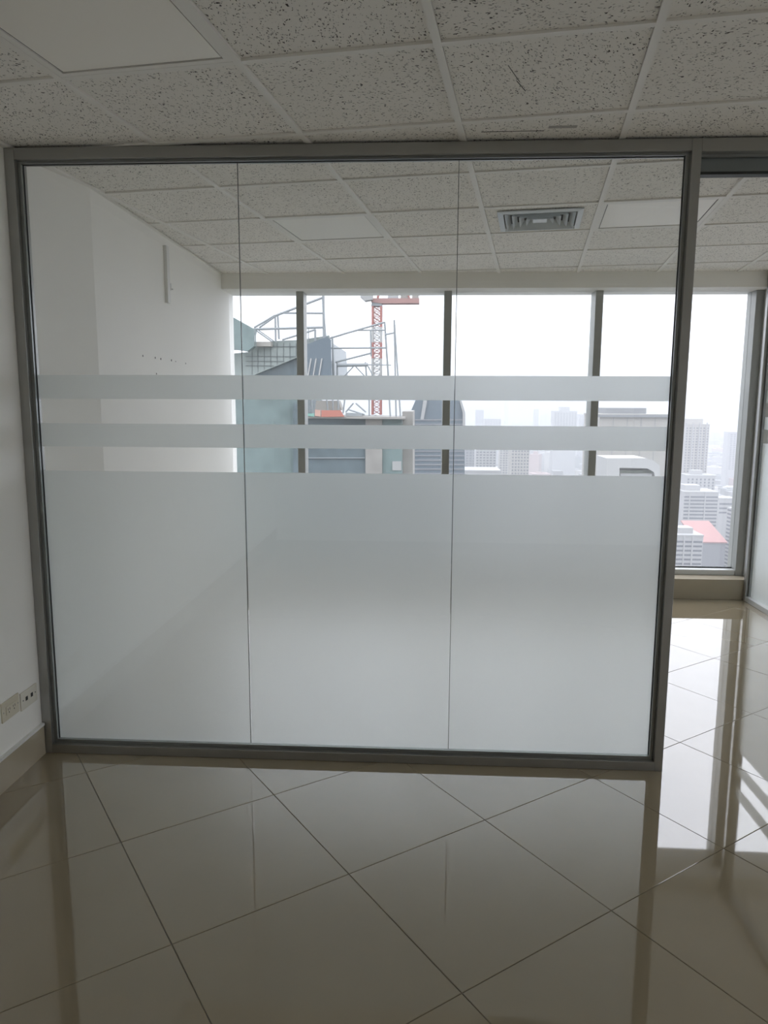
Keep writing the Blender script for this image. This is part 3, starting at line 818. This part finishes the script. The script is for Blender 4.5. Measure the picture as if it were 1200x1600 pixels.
# --- sprawl of small buildings: the nearest ones that show are things, the rest is one mass
pal = [mat('sprawl_%d' % i, col, .8, rand=.22) for i, col in enumerate(((.36, .36, .355), (.28, .28, .285), (.39, .375, .34), (.20, .215, .21), (.32, .22, .20), (.44, .44, .44)))]
house_me = []
for m in pal:
    vs = boxv(-.5, .5, -.5, .5, 0, 1) + boxv(-.2, .15, -.2, .2, 1, 1.12)
    me = mesh_of('house', vs, BOXF + [tuple(i + 8 for i in f) for f in BOXF]); me.materials.append(m); house_me.append(me)
OCC = {}
def claim(x, y, r):
    """keep a plot free; False when something already stands there"""
    k = 60.0
    i0, i1, j0, j1 = int((x - r) // k), int((x + r) // k), int((y - r) // k), int((y + r) // k)
    for i in range(i0 - 1, i1 + 2):
        for j in range(j0 - 1, j1 + 2):
            for (a, b, c_) in OCC.get((i, j), ()):
                if (a - x) ** 2 + (b - y) ** 2 < (r + c_) ** 2: return False
    for i in range(i0, i1 + 1):
        for j in range(j0, j1 + 1): OCC.setdefault((i, j), []).append((x, y, r))
    return True
def block(x0, x1, y0, y1):
    y = y0
    while y <= y1:
        x = x0
        while x <= x1:
            i, j = int(x // 60), int(y // 60); OCC.setdefault((i, j), []).append((x, y, 9.0)); x += 8
        y += 8
bpy.context.view_layer.update()
for o in list(COL.objects):
    if o.parent is None and o.type == 'EMPTY' and o.get('category') == 'building':
        ps = [ch.matrix_world @ Vector(q) for ch in o.children for q in ch.bound_box]
        block(min(p.x for p in ps), max(p.x for p in ps), min(p.y for p in ps), max(p.y for p in ps))
SL = 'small pale low-rise building in the hazy sprawl of the city below'
spots = []
for k in range(420):
    big = k % 6 == 0
    if k % 2:
        u = rnd.uniform(1055, 1160); v = rnd.uniform(655, 800)
    else:
        u = rnd.uniform(722, 1045); v = rnd.choice((rnd.uniform(645, 668), rnd.uniform(700, 745)))
    d = FWD + (u - 600) / FPX * RIGHT - (v - 800) / FPX * UP
    dist = min((GZ + 12 - EYE.z) / d.z if d.z < 0 else 1e9, 5200)
    p = EYE + d * dist
    if p.y < 300: continue
    sc = 1 + p.y / 2500
    w, dp = rnd.uniform(9, 26) * sc, rnd.uniform(9, 24) * sc
    if not claim(p.x, p.y, math.hypot(w, dp) / 2): continue
    o = link('city_house', house_me[rnd.randrange(len(pal))], None, None, (p.x, p.y, GZ))
    o.scale = (w, dp, rnd.uniform(6, 16) * (1 + 1.5 * big) * sc)
    o.rotation_euler = (0, 0, rnd.uniform(0, 1.5))
    tag(o, SL, 'building', 'small buildings of the city sprawl')
vs, fs = [], []
for k in range(9000):
    y = 160 + 5200 * rnd.random() ** 1.4
    x = EYE.x + (y + 3) * rnd.uniform(-.75, .85)
    if y < 330 and x < 60: continue
    w, dp, h = rnd.uniform(9, 24), rnd.uniform(9, 24), rnd.uniform(5, 14) + (rnd.uniform(5, 30) if rnd.random() < .10 else 0)
    g = 1 + y / 3000; w *= g; dp *= g
    if not claim(x, y, math.hypot(w, dp) / 2): continue
    q = len(vs); vs += boxv(x - w / 2, x + w / 2, y - dp / 2, y + dp / 2, GZ, GZ + h); fs += [tuple(i + q for i in f) for f in BOXF]
so = link('city_sprawl', mesh_of('city_sprawl', vs, fs), mat('sprawl_mass', (0.222, 0.222, 0.218), .85, noise=.4, nscale=.03))
so['kind'] = 'stuff'; tag(so, 'endless grey sprawl of rooftops fading into the haze', 'city')
# hills on the horizon
hv, hf = [], []
n = 60
for i in range(n + 1):
    f = i / n; x = -5000 + 10500 * f; y = 7600
    hz = GZ + 165 + 60 * math.sin(f * 9) + 40 * math.sin(f * 23 + 1) + 60 * f
    hv += [(x, y, GZ), (x, y + 700, max(GZ + 80, hz)), (x, y + 1400, GZ)]
for i in range(n):
    k = i * 3
    hf += [(k, k + 3, k + 4, k + 1), (k + 1, k + 4, k + 5, k + 2)]
ho = link('hill_range', mesh_of('hill_range', hv, hf), mat('hill_green', (.16, .20, .17), .9))
tag(ho, 'low hills barely visible in the haze on the skyline', 'hills')

# --- haze over the city
hm = bpy.data.materials.new('city_haze'); hm.use_nodes = True
nt = hm.node_tree; nt.nodes.remove(nt.nodes['Principled BSDF'])
vsn = nt.nodes.new('ShaderNodeVolumeScatter'); vsn.inputs['Color'].default_value = (.97, .98, 1, 1); vsn.inputs['Density'].default_value = 0.00036
van = nt.nodes.new('ShaderNodeVolumeAbsorption'); van.inputs['Color'].default_value = (.30, .33, .42, 1); van.inputs['Density'].default_value = 0.00026
vad = nt.nodes.new('ShaderNodeAddShader')
nt.links.new(vsn.outputs[0], vad.inputs[0]); nt.links.new(van.outputs[0], vad.inputs[1])
nt.links.new(vad.outputs[0], nt.nodes['Material Output'].inputs['Volume'])
hz = box('haze', -9000, 10000, 60, 9600, GZ - 1, 55, hm)
hz['kind'] = 'stuff'; tag(hz, 'thin grey haze lying over the whole city', 'haze')
